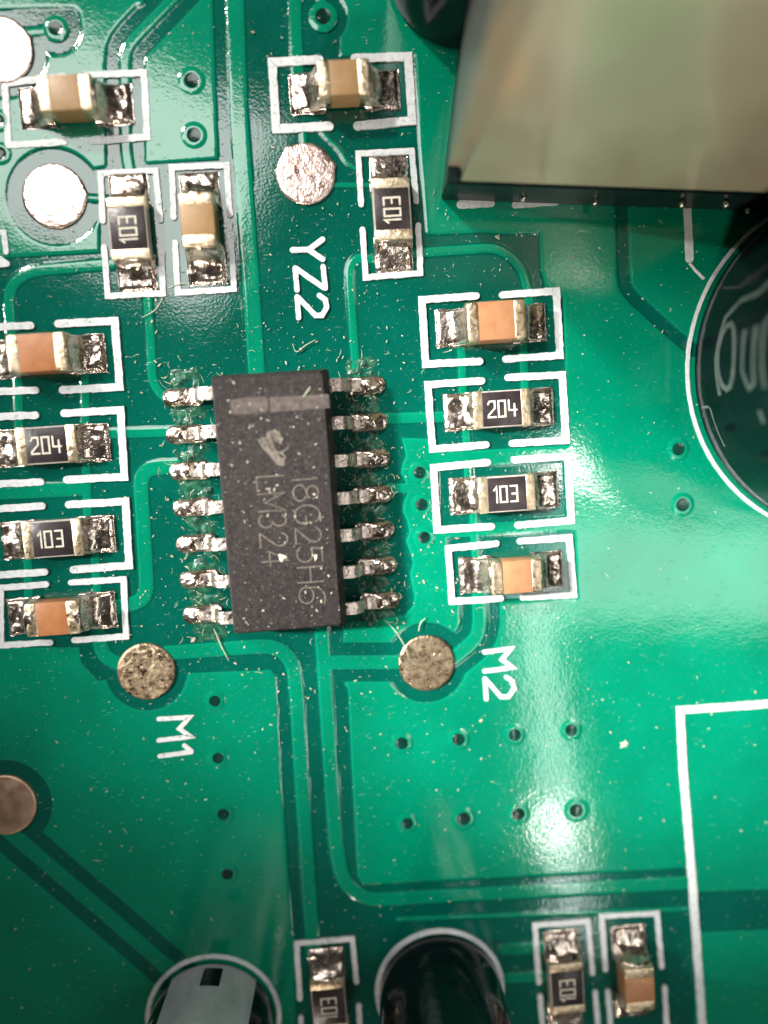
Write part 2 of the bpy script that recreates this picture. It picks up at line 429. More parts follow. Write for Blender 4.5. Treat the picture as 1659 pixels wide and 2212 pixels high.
# pours
add(sd_poly(px2mm_all([(-90, -90), (455, -90), (458, 0), (470, 343), (320, 352), (236, 358), (205, 364), (214, 400), (214, 545), (-90, 562)])), "copper_pour")
add(sd_poly(px2mm_all([(735, -90), (1720, -90), (1720, 500), (922, 506), (906, 313), (895, 118), (735, 122)])), "copper_pour")
wavy = [(868, 946), (872, 962), (877, 985), (869, 1003), (866, 1022), (876, 1040), (882, 1062), (872, 1085), (870, 1106), (880, 1125), (884, 1150),
        (877, 1168), (885, 1190), (892, 1215), (886, 1240), (889, 1262), (895, 1285), (893, 1309), (872, 1329), (800, 1341), (753, 1343), (743, 1353),
        (741, 1392), (745, 1480), (752, 1487), (760, 1659), (768, 1800), (773, 1892), (784, 1910), (1106, 1894), (1400, 1878), (1500, 1872), (1500, 2310),
        (1760, 2310), (1760, 500), (1165, 500), (1170, 622), (1216, 640), (1226, 962), (935, 978), (928, 948)]
add(sd_poly(px2mm_all(wavy)), "copper_pour")
add(sd_poly(px2mm_all([(-90, 1400), (172, 1398), (176, 1432), (212, 1470), (400, 1454), (585, 1447), (597, 1462), (606, 1659), (633, 2020), (642, 2310), (-90, 2310)])), "copper_pour")
# clearances
gapstroke([(-90, 42), (150, 40)], 44); cut(sd_disc(px2mm(122, 63), 50 * PX))
gapstroke([(272, 370), (270, 105), (400, -30)], 80)
cut(sd_disc(px2mm(119, 425), 97 * PX)); cut(sd_disc(px2mm(3, 110), 92 * PX))
gapstroke([(170, 428), (240, 430)], 40)
cut(sd_disc(px2mm(698, 38), 50 * PX)); gapstroke([(698, 38), (690, -60)], 50)
gapstroke([(905, 540), (1082, 534), (1136, 578), (1150, 640)], 62)
gapstroke([(1342, 430), (1347, 625), (1480, 745), (1620, 830)], 28)
cut(sd_poly(px2mm_all([(945, 1012), (1218, 996), (1226, 1118), (950, 1137)])))
cut(sd_poly(px2mm_all([(966, 1162), (1240, 1146), (1248, 1292), (974, 1304)])))
cut(sd_disc(px2mm(921, 1431), 90 * PX)); gapstroke([(1037, 1290), (1037, 1375), (975, 1425)], 88)
gapstroke([(700, 1430), (870, 1430)], 88)
cut(sd_disc(px2mm(317, 1449), 88 * PX)); cut(sd_disc(px2mm(13, 1737), 100 * PX))
gapstroke([(13, 1790), (95, 1860), (285, 2022), (420, 2140)], 96)
gapstroke([(1106, 1985), (1760, 1960)], 100)
# traces
trace([(-90, 12), (300, 2)], 18)
trace([(122, 63), (-20, 80)], 16)
trace([(285, 392), (272, 330), (270, 105), (400, -30)], 20)
trace([(180, 427), (240, 431)], 12)
trace([(506, -60), (516, 250), (534, 500), (555, 810)], 34)
trace([(636, -60), (638, 60), (644, 180)], 24)
trace([(698, 38), (690, -60)], 18)
trace([(690, 270), (697, 290), (733, 322), (752, 358), (775, 366)], 7)
trace([(720, 400), (800, 400)], 9)
trace([(655, 280), (657, 320)], 12)
trace([(318, 630), (327, 753), (329, 832), (368, 870)], 17)
trace([(800, 560), (770, 556), (754, 580), (763, 720), (770, 820)], 17)
trace([(240, 570), (60, 586), (18, 622), (24, 720)], 21)
trace([(225, 937), (375, 932)], 20)
trace([(380, 1007), (322, 1010), (303, 1034), (308, 1106), (318, 1280), (300, 1302), (250, 1312)], 30)
trace([(183, 790), (185, 930)], 17); trace([(38, 790), (42, 940)], 17)
trace([(-60, 1066), (172, 1056)], 30); trace([(186, 990), (190, 1120)], 17)
trace([(60, 1190), (62, 1290)], 17); trace([(205, 1190), (210, 1280)], 17)
trace([(996, 730), (1000, 860)], 17); trace([(1006, 910), (1012, 1040)], 17)
trace([(1130, 730), (1134, 860)], 17); trace([(1022, 1100), (1028, 1210)], 17)
trace([(835, 904), (965, 900)], 22)
trace([(840, 1056), (890, 1054)], 20)
trace([(880, 548), (1078, 534), (1130, 578), (1146, 670)], 18)
trace([(212, 1370), (226, 1424), (285, 1440)], 30)
trace([(360, 1410), (590, 1394), (632, 1424), (641, 1500), (650, 1659), (668, 1926), (676, 2060)], 31)
trace([(694, 1340), (700, 1439), (714, 1659), (726, 1830), (742, 1908), (792, 1944), (1106, 1927), (1700, 1894)], 31)
trace([(702, 1431), (880, 1430)], 31)
trace([(1035, 1270), (1037, 1375), (975, 1425)], 32)
trace([(13, 1790), (95, 1860), (285, 2022), (420, 2140)], 34)
trace([(1090, 2050), (1180, 2046)], 28); trace([(1090, 2112), (1180, 2108)], 24)
trace([(860, 1985), (1500, 1962)], 10)

HCU = 0.036
tt = np.clip((cover + 0.045) / 0.09, 0, 1); Z = HCU * tt * tt * (3 - 2 * tt)
VX = np.stack([GX, GY, Z], -1).reshape(-1, 3).astype(np.float32); CV = cover.reshape(-1).astype(np.float32)
jj, ii = np.meshgrid(np.arange(NY - 1), np.arange(NX - 1), indexing='ij')
base_i = (jj * NX + ii).reshape(-1)
Q = np.stack([base_i, base_i + 1, base_i + NX + 1, base_i + NX], -1)
mx = cover.reshape(-1)[Q].max(1); ow = owner.reshape(-1)[Q].max(1)
fo = np.where(mx > -0.055, ow, 0)
def grid_obj(name, q, parent, **props):
    u, inv = np.unique(q, return_inverse=True); inv = inv.reshape(-1)
    me = bpy.data.meshes.new(name); me.vertices.add(len(u)); me.vertices.foreach_set("co", VX[u].reshape(-1))
    me.loops.add(len(inv)); me.loops.foreach_set("vertex_index", inv.astype(np.int32))
    me.polygons.add(len(q)); me.polygons.foreach_set("loop_start", np.arange(0, 4 * len(q), 4, dtype=np.int32))
    me.update(calc_edges=True); me.shade_smooth(); me.materials.append(MASK)
    a = me.attributes.new("cover", 'FLOAT', 'POINT'); a.data.foreach_set("value", CV[u])
    return link(name, me, parent, **props)
grid_obj("solder_mask", Q[fo == 0], board)
for i, nm in names.items():
    q = Q[fo == i]
    if nm == "copper_trace":
        left = {tuple(c) for c in np.stack([base_i[fo == i] % NX, base_i[fo == i] // NX], -1).tolist()}
        while left:
            todo = [left.pop()]; comp = []
            while todo:
                a, b = todo.pop(); comp.append((a, b))
                for nb in ((a + 1, b), (a - 1, b), (a, b + 1), (a, b - 1)):
                    if nb in left: left.discard(nb); todo.append(nb)
            ca = np.array(comp); bi = ca[:, 1] * NX + ca[:, 0]
            qq = np.stack([bi, bi + 1, bi + NX + 1, bi + NX], -1)
            grid_obj(nm if len(comp) > 12 else "trace_sliver", qq, board)
    elif len(q) > 4: grid_obj(nm, q, board)
link("laminate", rbox_mesh("laminate", X1 - X0 + 44, Y1 - Y0 + 44, -1.65, -0.03, 0, FR4, cx=(X0 + X1) / 2, cy=(Y0 + Y1) / 2), board)

# test pads
def test_pad(u, v, r, m, nip=(), label=None):
    x, y = px2mm(u, v); o = link("test_pad", disc_mesh("test_pad", r * PX, 0.075, m, 0.015, 56, nip), board, (x, y, 0), random.random())
    if label: o["label"] = label
    # thin raised lip of mask around the opening
    return o
test_pad(119, 425, 64, PADP, [(-0.3, .07)]); test_pad(3, 110, 64, PADP, [(0.2, .05)])  # brighter pad colour on these two carries their white glare
test_pad(660, 377, 61, PADP, [(1.5, .11), (-0.4, .10)], "pink tinted round test pad"); test_pad(317, 1449, 62, PAD); test_pad(921, 1431, 62, PAD)
test_pad(13, 1737, 67, PADB, (), "copper brown round test pad")
# vias: raised lacquer collar, shallow disc coloured dark for the shade in the hole
vmb = MB(); vs_, fs_ = lathe([(0.46, 0.035), (0.36, 0.062), (0.29, 0.072), (0.24, 0.066)], 28); vmb.add(vs_, fs_)
VME = vmb.mesh("via", MASK, True); a = VME.attributes.new("cover", 'FLOAT', 'POINT'); a.data.foreach_set("value", [0.5] * len(VME.vertices))
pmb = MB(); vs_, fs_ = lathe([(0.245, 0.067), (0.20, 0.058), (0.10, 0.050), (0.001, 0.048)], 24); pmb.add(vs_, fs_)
PME = pmb.mesh("via_hole_disc", VIA_DARK, True)
for (u, v, s) in [(415, 175, 1.1), (420, 293, 1.05), (122, 63, 1.0), (-2, 262, .9), (2, 333, .9), (698, 38, 1.15), (906, 1021, .95), (911, 1090, .95), (916, 1161, .95),
                  (868, 1604, 1.0), (990, 1596, 1.0), (1111, 1586, 1.0), (1233, 1576, 1.0), (1464, 970, 1.0), (1473, 1090, 1.05), (465, 1513, .9), (472, 1636, .9),
                  (483, 1757, .95), (492, 1886, .95), (880, 1777, .95), (1001, 1767, 1.1), (1119, 1757, 1.05), (1244, 1749, 1.15)]:
    x, y = px2mm(u, v); o = link("via", VME, board, (x, y, 0.004), random.random() * 6); o.scale = (s * .92, s * .92, 1)
    link("via_hole_disc", PME, o)

# ------------------------------------------------------------------ silkscreen
ZS0, ZS1 = -0.02, 0.066
def silk(pts, w, name="outline_stroke"):
    mb = MB(); ribbon(mb, px2mm_all(pts), w * PX, ZS0, ZS1, jit=0.013, step=0.12); return link(name, mb.mesh(name, INK), board)
S = silk
S([(140, 167), (12, 182), (20, 315), (140, 308)], 13); S([(187, 164), (312, 159), (319, 297), (199, 307)], 13)
S([(690, 131), (588, 136), (597, 280), (712, 274)], 17); S([(766, 128), (881, 124), (890, 262), (772, 273)], 17)
S([(780, 442), (774, 333), (889, 328), (899, 436)], 12); S([(783, 497), (790, 600), (908, 591), (903, 488)], 12)
S([(223, 478), (218, 376), (337, 370), (347, 476)], 12); S([(226, 535), (234, 640), (353, 634), (350, 545)], 12)
S([(376, 470), (372, 363), (490, 358), (497, 465)], 12); S([(379, 525), (385, 633), (506, 625), (500, 523)], 12)
for (r, l1, l2) in [([(127, 700), (249, 694), (260, 836), (137, 843)], [(-60, 708), (68, 704)], [(-60, 848), (78, 843)]),
                    ([(140, 893), (261, 886), (270, 1030), (146, 1036)], [(-60, 903), (78, 897)], [(-60, 1048), (89, 1041)]),
                    ([(150, 1090), (272, 1083), (280, 1221), (160, 1230)], [(-60, 1103), (92, 1093)], [(-60, 1246), (98, 1235)])]:
    S(r, 16); S(l1, 15); S(l2, 15)
S([(155, 1258), (268, 1251), (273, 1374), (162, 1382)], 13); S([(101, 1262), (3, 1269), (4, 1393), (110, 1387)], 13)
S([(1028, 640), (911, 648), (919, 787), (1036, 781)], 15); S([(1085, 638), (1201, 629), (1209, 768), (1092, 776)], 15)
S([(1040, 823), (924, 831), (934, 970), (1049, 961)], 15); S([(1097, 816), (1214, 810), (1222, 951), (1106, 958)], 15)
S([(1052, 999), (936, 1010), (944, 1144), (1061, 1137)], 15); S([(1110, 993), (1226, 986), (1233, 1124), (1118, 1134)], 15)
S([(1071, 1174), (968, 1184), (976, 1299), (1081, 1292)], 14); S([(1123, 1169), (1229, 1161), (1239, 1284), (1129, 1290)], 14)
S([(648, 2155), (641, 2036), (761, 2026), (770, 2119)], 12)
S([(650, 2196), (654, 2290), (780, 2280), (775, 2170)], 12)
S([(1163, 2120), (1155, 1997), (1269, 1988), (1279, 2100)], 12); S([(1166, 2150), (1174, 2250), (1293, 2240), (1285, 2142)], 12)
S([(1307, 2092), (1299, 1977), (1418, 1971), (1428, 2086)], 12); S([(1312, 2140), (1320, 2240), (1440, 2232), (1434, 2130)], 12)
S([(1760, 1512), (1468, 1533), (1474, 1659), (1496, 1926), (1512, 2159), (1520, 2290)], 18)
S([(994, 443), (1060, 440)], 16); S([(1112, 444), (1200, 437)], 14)
S([(1481, 400), (1488, 560)], 17); S([(1489, 572), (1518, 602)], 5)  # the thin slanting stroke is a highlight drawn in ink
# circles round the cans
def ring(u, v, r, w, a0=0, a1=360):
    c = px2mm(u, v); n = 90; pts = [(c[0] + r * PX * math.cos(math.radians(a0 + (a1 - a0) * i / n)), c[1] + r * PX * math.sin(math.radians(a0 + (a1 - a0) * i / n))) for i in range(n)]
    mb = MB(); ribbon(mb, pts, w * PX, ZS0, ZS1, closed=True, jit=0.006); link("outline_circle", mb.mesh("outline_circle", INK), board)
ring(1845, 790, 373, 8); ring(950, 2137, 144, 11); ring(462, 2196, 148, 10)
# lettering printed on the board
def letter(strokes, w):
    mb = MB()
    for k, st in enumerate(strokes): ribbon(mb, px2mm_all(st), w * PX, ZS0, ZS1 + .002 * k, jit=0.006, step=0.12)
    link("printed_letter", mb.mesh("printed_letter", INK), board)
letter([[(632, 541), (667, 540)], [(697, 518), (667, 540), (697, 561)]], 11)
letter([[(642, 628), (637, 579), (697, 625), (699, 577)]][0:0] + [[(642, 627), (638, 580)], [(640, 581), (699, 622)], [(703, 623), (698, 577)]], 11)
letter([[(645, 687), (642, 642)], [(645, 644), (682, 682), (696, 682), (706, 664), (703, 648), (690, 639)]], 11)
letter([[(344, 1552), (411, 1548), (388, 1573), (413, 1590), (344, 1598)]], 10); letter([[(346, 1632), (414, 1623)], [(399, 1609), (414, 1621)]], 10)
letter([[(1046, 1408), (1103, 1400), (1084, 1424), (1107, 1441), (1046, 1449)]], 10)
letter([[(1050, 1509), (1047, 1465)], [(1049, 1467), (1082, 1504), (1098, 1504), (1110, 1486), (1106, 1470), (1093, 1462)]], 10)
letter([[(10, 502), (15, 545)], [(-50, 490), (10, 504)]], 11); letter([[(-50, 578), (17, 571)], [(3, 560), (17, 571)]], 11)

# ------------------------------------------------------------------ small surface-mount parts
from mathutils import noise as mnoise
def joint_mesh(seed, ht, hw=0.66, x0=0.75, x1=1.95, xe=1.0):
    nx, ny = 30, 22; mb = MB(); vs = []; fs = []
    for i in range(nx + 1):
        for j in range(ny + 1):
            x = x0 + (x1 - x0) * i / nx; yy = -1 + 2 * j / ny
            wv = 1 + 0.05 * mnoise.noise(Vector((x * 3, seed * 7.1, yy)))
            y = yy * hw * wv
            e = min(1, (1 - abs(yy)) * 5.0); ex = min(1, (x1 - x) / 0.16); edge = math.sqrt(max(0, min(e, 1))) * math.sqrt(max(0, ex))
            d = max(0, x - xe)
            fil = ht * 0.78 * math.exp(-d / 0.20) * (1 - 0.45 * yy * yy)
            dome = 0.09 + 0.05 * mnoise.noise(Vector((x * 2.2 + seed * 3, y * 2.2, seed))) + 0.022 * mnoise.noise(Vector((x * 6, y * 6 + seed, seed * 2)))
            xj = x + (0.03 * mnoise.noise(Vector((yy * 3, seed, 0))) if i == nx else 0)
            vs.append((xj, y, 0.02 + edge * (0.04 + dome + fil)))
    for i in range(nx):
        for j in range(ny):
            a = i * (ny + 1) + j; fs.append((a, a + ny + 1, a + ny + 2, a + 1))
    # skirt
    per = [i * (ny + 1) for i in range(nx + 1)] + [nx * (ny + 1) + j for j in range(1, ny + 1)] + [i * (ny + 1) + ny for i in range(nx - 1, -1, -1)]
    o = len(vs); vs += [(vs[p][0], vs[p][1], -0.02) for p in per]
    fs += [(per[k], per[k + 1], o + k + 1, o + k) for k in range(len(per) - 1)]
    mb.add(vs, fs); return mb.mesh("solder_joint", SOLDER, True)
J_CAP = [joint_mesh(s, 1.0) for s in range(5)]; J_RES = [joint_mesh(s + 9, 0.5) for s in range(6)]

def make_cap(label, u, v, rz, ceramic, h, term, s_=1.0, ln=2.0, wd=1.27):
    ln *= s_; wd *= s_
    t = thing("ceramic_capacitor", label, "capacitor", (*px2mm(u, v), 0), rz, "ceramic chip capacitors")
    z0 = 0.09
    link("body", rbox_mesh("body", ln - 0.3, wd, z0 + .012, z0 + h, 0.035, ceramic), t)
    for s in (-1, 1):
        link("terminal", rbox_mesh("terminal", 0.43, wd + 0.035, z0, z0 + h + 0.018, 0.085, term, 3, cx=s * (ln / 2 - 0.215)), t)
        link("solder_joint", random.choice(J_CAP), t, (s * (s_ - 1) * .7, 0, 0), rz=0 if s > 0 else math.pi)
    return t
def make_res(label, u, v, rz, code, term=TERM):
    t = thing("chip_resistor", label, "resistor", (*px2mm(u, v), 0), rz, "numbered chip resistors")
    z0 = 0.08; h = 0.47
    link("body", rbox_mesh("body", 1.9, 1.25, z0 + .01, z0 + h, 0.03, RES_BODY), t)
    link("glaze", rbox_mesh("glaze", 1.34, 1.17, z0 + h - .03, z0 + h + .022, 0.02, RES_BLACK), t)
    for s in (-1, 1):
        link("terminal", rbox_mesh("terminal", 0.34, 1.28, z0, z0 + h + .016, 0.05, term, 2, cx=s * (1.0 - .17)), t)
        link("solder_joint", random.choice(J_RES), t, rz=0 if s > 0 else math.pi)
    if code:
        x = -0.48
        for ch in code:
            if ch == '1': x += 0.0
            glyph("digit", SQ, ch, x, -0.27, 0.46, 0.54, 0.062, z0 + h + .02, z0 + h + .034, RES_INK, t)
            x += 0.24 if ch == '1' else 0.36
    return t
R90 = math.pi / 2
make_cap("tan ceramic capacitor in the upper left corner, between two bright round pads", 166, 232, 0, CER_TAN, 0.88, TERMW, .86)
make_cap("tan ceramic capacitor at the top, between the round pink pad and the dark can", 744, 200, 0, CER_TAN, 0.88, TERM, .86)
make_cap("upright tan ceramic capacitor right beside a resistor marked 103", 440, 495, R90, CER_TAN, 0.88, TERM, .86)
make_cap("orange ceramic capacitor topmost of the column left of the chip", 106, 770, 0, CER_BR, 0.85, TERM, .97)
make_cap("brown-orange ceramic capacitor lowest in the left column, above the round pad M1", 136, 1324, 0, CER_BR, 0.8, TERM, .9)
make_cap("bright orange ceramic capacitor topmost of the column right of the chip", 1060, 704, 0, CER_OR, 0.95, TERM)
make_cap("bright orange ceramic capacitor lowest in the right column, above the letters M2", 1104, 1236, 0, CER_OR, 0.9, TERM, .9)
make_cap("blurred orange ceramic capacitor at the bottom beside the long white line", 1360, 2096, R90, CER_OR, 0.9, TERM, .86)
make_res("black resistor marked 103 standing upright under the tan capacitor at the top", 845, 463, R90, "103", TERMW)
make_res("black resistor marked 103 standing upright beside the large round pad at upper left", 288, 504, R90, "103", TERMW)
make_res("black resistor marked 204 in the column left of the chip", 115, 962, 0, "204")
make_res("black resistor marked 103 left of the chip, right above the lowest left capacitor", 128, 1160, 0, "103")
make_res("black resistor marked 204 in the column right of the chip", 1077, 885, 0, "204", TERMW)
make_res("black resistor marked 103 in the column right of the chip, beside the bright glare", 1088, 1065, 0, "103", TERMW)
make_res("blurred resistor at the bottom between the two small black cans", 712, 2150, R90, "103")
make_res("blurred resistor at the bottom right of the small black can", 1216, 2112, R90, "103")

# ------------------------------------------------------------------ the 14 pin chip
pc = px2mm(612, 1082); chip = thing("integrated_circuit", "black fourteen pin chip marked LM324 in the middle of the board", "chip", (*pc, 0), 0.0)
BW, BL, ZB, ZM, ZT = 3.9, 8.72, 0.16, 0.86, 1.62
def chip_body():
    bm = bmesh.new(); rings = []
    for z, k in ((ZB, .17), (ZM - .04, 0.0), (ZM + .04, 0.0), (ZT - .05, .15), (ZT, .20)):
        rings.append([bm.verts.new((sx * (BW / 2 - k), sy * (BL / 2 - k), z)) for sx, sy in ((-1, -1), (1, -1), (1, 1), (-1, 1))])
    for a, b in zip(rings[:-1], rings[1:]):
        for i in range(4): bm.faces.new((a[i], a[(i + 1) % 4], b[(i + 1) % 4], b[i]))
    bm.faces.new(rings[-1]); bm.faces.new(rings[0][::-1])
    es = [e for e in bm.edges if abs(e.verts[0].co.z - e.verts[1].co.z) > 1e-4]
    bmesh.ops.bevel(bm, geom=es, offset=0.06, segments=2, affect='EDGES')
    me = bpy.data.meshes.new("body"); bm.to_mesh(me); bm.free(); me.materials.append(CHIP); return me
link("body", chip_body(), chip)
# printed band and pin-one mark
def slab(name, pts, z0, z1, m, parent):
    mb = MB(); n = len(pts); mb.add([(x, y, z1) for x, y in pts] + [(x, y, z0) for x, y in pts], [tuple(range(n))] + [(i, i + n, (i + 1) % n + n, (i + 1) % n) for i in range(n)])
    return link(name, mb.mesh(name, m), parent)
def CL(X, Y):   # chip close-up image pixels -> chip-local mm on its top face
    u = (800 + X * .50633) / 1.82278; v = (1400 + Y * .50633) / 1.82278; p = px2mm(u, v, ZT); return (p[0] - pc[0], p[1] - pc[1])
slab("printed_band", [CL(515, 325), CL(975, 300), CL(985, 408), CL(520, 440)], ZT - .01, ZT + .006, CHIP_BAND, chip)
slab("pin_one_mark", [CL(215, 345), CL(300, 330), CL(480, 318), CL(505, 340), CL(510, 420), CL(490, 442), CL(330, 455), CL(235, 458), CL(215, 430)], ZT - .01, ZT + .010, CHIP_BAND, chip)
# emblem: striped swoosh and its small mate
em = MB()
for k in range(8):
    a = (430 + k * 22, 655 - (k % 2) * 8 - k * 8); b = (520 + k * 17, 770 + k * 4)
    if k < 5: pts = [CL(*a), CL((a[0] + b[0]) / 2 - 4, (a[1] + b[1]) / 2 + 6), CL(*b), CL(b[0] + 55 - k * 6, b[1] + 75 - k * 6)]
    else: pts = [CL(*a), CL(a[0] + 26, a[1] + 62)]
    ribbon(em, pts, 0.056, ZT - .01, ZT + .006 + .0012 * k, jit=.008, step=.08)
ribbon(em, [CL(500, 640), CL(510, 600), CL(560, 585), CL(590, 640), CL(600, 680)], 0.09, ZT - .01, ZT + .018, jit=.01, step=.08)
ribbon(em, [CL(600, 850), CL(622, 845), CL(625, 800)], 0.09, ZT - .01, ZT + .020, jit=.01, step=.08)
ribbon(em, [CL(560, 745), CL(600, 760), CL(650, 725), CL(660, 712)], 0.05, ZT - .01, ZT + .022, jit=.008, step=.08)
link("emblem", em.mesh("emblem", CHIP_INK), chip)
def chip_text(s, X, Ys, H_, drift=0.06):
    for ch, (ya, yb) in zip(s, Ys):
        x0 = X + (ya - Ys[0][0]) * drift
        o = CL(x0, ya); e = CL(x0, yb); adv = math.hypot(e[0] - o[0], e[1] - o[1]); hgt = H_ * .2777 / 61 / 1.06
        wd = 0.6 if ch != '1' else 0.5
        glyph("letter", RD, ch, 0, 0, adv / wd, hgt, 0.042, ZT - .01, ZT + .005, CHIP_INK, chip, rot=-R90, ox=o[0], oy=o[1])
chip_text("LM324", 412, [(935, 1068), (1080, 1215), (1240, 1350), (1385, 1500), (1530, 1640)], 208)
chip_text("18G25H6", 690, [(950, 985), (1005, 1140), (1165, 1315), (1345, 1470), (1490, 1620), (1645, 1775), (1800, 1940)], 195)
# gull-wing leads
def lead_mesh():
    prof = [(1.90, .80), (2.22, .80), (2.34, .74), (2.42, .60), (2.47, .38), (2.54, .22), (2.64, .15), (2.86, .13), (3.02, .13)]
    th = 0.17; hw = .215; top = []; bot = []
    for i, (x, z) in enumerate(prof):
        a = prof[max(i - 1, 0)]; b = prof[min(i + 1, len(prof) - 1)]; d = Vector((b[0] - a[0], b[1] - a[1])).normalized(); n = Vector((-d.y, d.x))
        top.append((x + n.x * th, z + n.y * th)); bot.append((x, z))
    vs = []; fs = []
    for (tx, tz), (bx, bz) in zip(top, bot):
        vs += [(tx, hw, tz), (tx, -hw, tz), (bx, -hw, bz), (bx, hw, bz)]
    for i in range(len(prof) - 1):
        a = 4 * i
        for k in range(4): fs.append((a + k, a + (k + 1) % 4, a + 4 + (k + 1) % 4, a + 4 + k))
    fs += [(0, 3, 2, 1), (len(vs) - 4, len(vs) - 3, len(vs) - 2, len(vs) - 1)]
    bm = bmesh.new(); bv = [bm.verts.new(v) for v in vs]; [bm.faces.new([bv[i] for i in f]) for f in fs]
    bmesh.ops.recalc_face_normals(bm, faces=list(bm.faces))
    es = [e for e in bm.edges if abs(e.verts[0].co.y - e.verts[1].co.y) < 1e-6 and e.calc_face_angle(0) > 1.0]
    bmesh.ops.bevel(bm, geom=es, offset=0.03, segments=2, affect='EDGES')
    me = bpy.data.meshes.new("lead"); bm.to_mesh(me); bm.free(); me.materials.append(LEAD); me.shade_smooth()
    try: me.set_sharp_from_angle(angle=math.radians(50))
    except Exception: pass
    return me
LEADM = lead_mesh()
def blob_mesh(seed):
    nx, ny = 34, 18; vs = []; fs = []; x0, x1, hw = 2.45, 3.86, .33
    for i in range(nx + 1):
        x = x0 + (x1 - x0) * i / nx; c0, c1 = x0 + .12, x1 - hw
        if x > c1: w = hw * math.sqrt(max(0, 1 - ((x - c1) / hw) ** 2))
        elif x < c0: w = hw * (0.75 + .25 * (x - x0) / .12)
        else: w = hw
        for j in range(ny + 1):
            yy = -1 + 2 * j / ny; y = yy * w
            cr = math.sqrt(max(0, 1 - yy * yy)); ex = min(1, (x1 - x) / .3) ** .5 if x < x1 else 0
            toe = 0.10 + 0.17 * math.exp(-((x - 3.25) / .30) ** 2)
            z = 0.03 + cr * ex * (toe + .05 * mnoise.noise(Vector((x * 4, y * 4, seed * 3.3)))) + (.03 * mnoise.noise(Vector((x * 9, y * 9, seed))) * cr * ex)
            if x < 3.02: z = min(z, 0.24 + .0 * yy) if abs(y) < .24 else z
            vs.append((x, y, z))
    for i in range(nx):
        for j in range(ny):
            a = i * (ny + 1) + j; fs.append((a, a + ny + 1, a + ny + 2, a + 1))
    mb = MB(); mb.add(vs, fs); return mb.mesh("solder_joint", SOLDER, True)
BLOBS = [blob_mesh(s) for s in range(5)]
for s in (1, -1):
    for k in range(7):
        y = (3 - k) * 1.27
        link("lead", LEADM, chip, (0, y, 0), 0 if s > 0 else math.pi)
        link("solder_joint", BLOBS[(k * 3 + (s > 0)) % 5], chip, (0, y, 0), 0 if s > 0 else math.pi)

# glossy flux residue between the leads (uncountable)
fl = MB()
for s in (1, -1):
    for k in range(8):
        yc_ = pc[1] + (3.5 - k) * 1.27; nx, ny = 26, 14; vs = []; fs = []
        for i in range(nx + 1):
            for j in range(ny + 1):
                xx = 2.25 + 1.5 * i / nx; yy = -.45 + .9 * j / ny
                e = max(0, min(1, 4 * i / nx, 4 * (nx - i) / nx)) * max(0, min(1, 4 * j / ny, 4 * (ny - j) / ny))
                n = mnoise.noise(Vector((xx * 3.1, yy * 3.1 + k * 5, s * 4))) + .5 * mnoise.noise(Vector((xx * 8, yy * 8 + k * 5, s * 7)))
                vs.append((pc[0] + s * xx, yc_ + yy, -0.03 + e * (0.055 + .09 * n)))
        for i in range(nx):
            for j in range(ny):
                a = i * (ny + 1) + j; fs.append((a, a + ny + 1, a + ny + 2, a + 1))
        fl.add(vs, fs)
link("flux_residue", fl.mesh("flux_residue", FLUX, True), None, kind="stuff", label="glossy flux residue between the chip's pins", category="flux")

# ------------------------------------------------------------------ electrolytic cans
def can(label, u, v, r, h, stripe=None, rz=0.0, prints=False):
    c = px2mm(u, v); t = thing("electrolytic_capacitor", label, "capacitor", (*c, 0), rz, "black electrolytic cans")
    mb = MB(); vs, fs = lathe([(r * .93, 0.06), (r * .985, .12), (r, .30), (r, .9), (r, 2.2), (r, h - .35), (r * .97, h - .08), (r * .9, h)], 96); mb.add(vs, fs)
    link("sleeve", mb.mesh("sleeve", SLEEVE, True), t)
    mb = MB(); vs, fs = lathe([(r * .9, h - .05), (r * .86, h - .12), (.001, h - .12)], 64); mb.add(vs, fs); link("can_top", mb.mesh("can_top", ALU, True), t)
    mb = MB(); vs, fs = lathe([(r * .90, 0.0), (r * .90, 0.16)], 64); mb.add(vs, fs); link("rubber_base", mb.mesh("rubber_base", BLACK, True), t)
    if stripe:
        a0, a1 = map(math.radians, stripe); q = r + .012
        mb = MB(); vs, fs = lathe([(q * .985, .14), (q, .30), (q, 2.2), (q, h - .35)], 30, a0, a1); mb.add(vs, fs)
        st = link("polarity_stripe", mb.mesh("polarity_stripe", SLEEVE_GREY, True), t)
        mb = MB(); vs, fs = lathe([(q, 1.7), (q, 3.3)], 8, a1 + .16, a1 + .40); mb.add(vs, fs)
        link("printed_mark", mb.mesh("printed_mark", SLEEVE_GREY, True), t)
        am = math.radians(83)
        for zz in (0.38, 3.4, 6.4):
            mb = MB(); vs, fs = lathe([(q + .012, zz), (q + .012, zz + .85)], 4, am - .15, am + .15); mb.add(vs, fs)
            link("minus_mark", mb.mesh("minus_mark", SLEEVE, True), st)
    return t
can("large black electrolytic can with faint printed writing at the right edge", 1845, 790, 5.98, 15.0)
big = bpy.data.objects["electrolytic_capacitor"]
can("small black electrolytic can inside a white printed circle at the bottom", 950, 2139, 2.3, 11.0)
can("small electrolytic can with grey stripe at the bottom left", 462, 2198, 2.25, 11.0, stripe=(40, 126))
can("small black electrolytic can at the top, left of the tall box", 1000, -62, 2.6, 9.0)
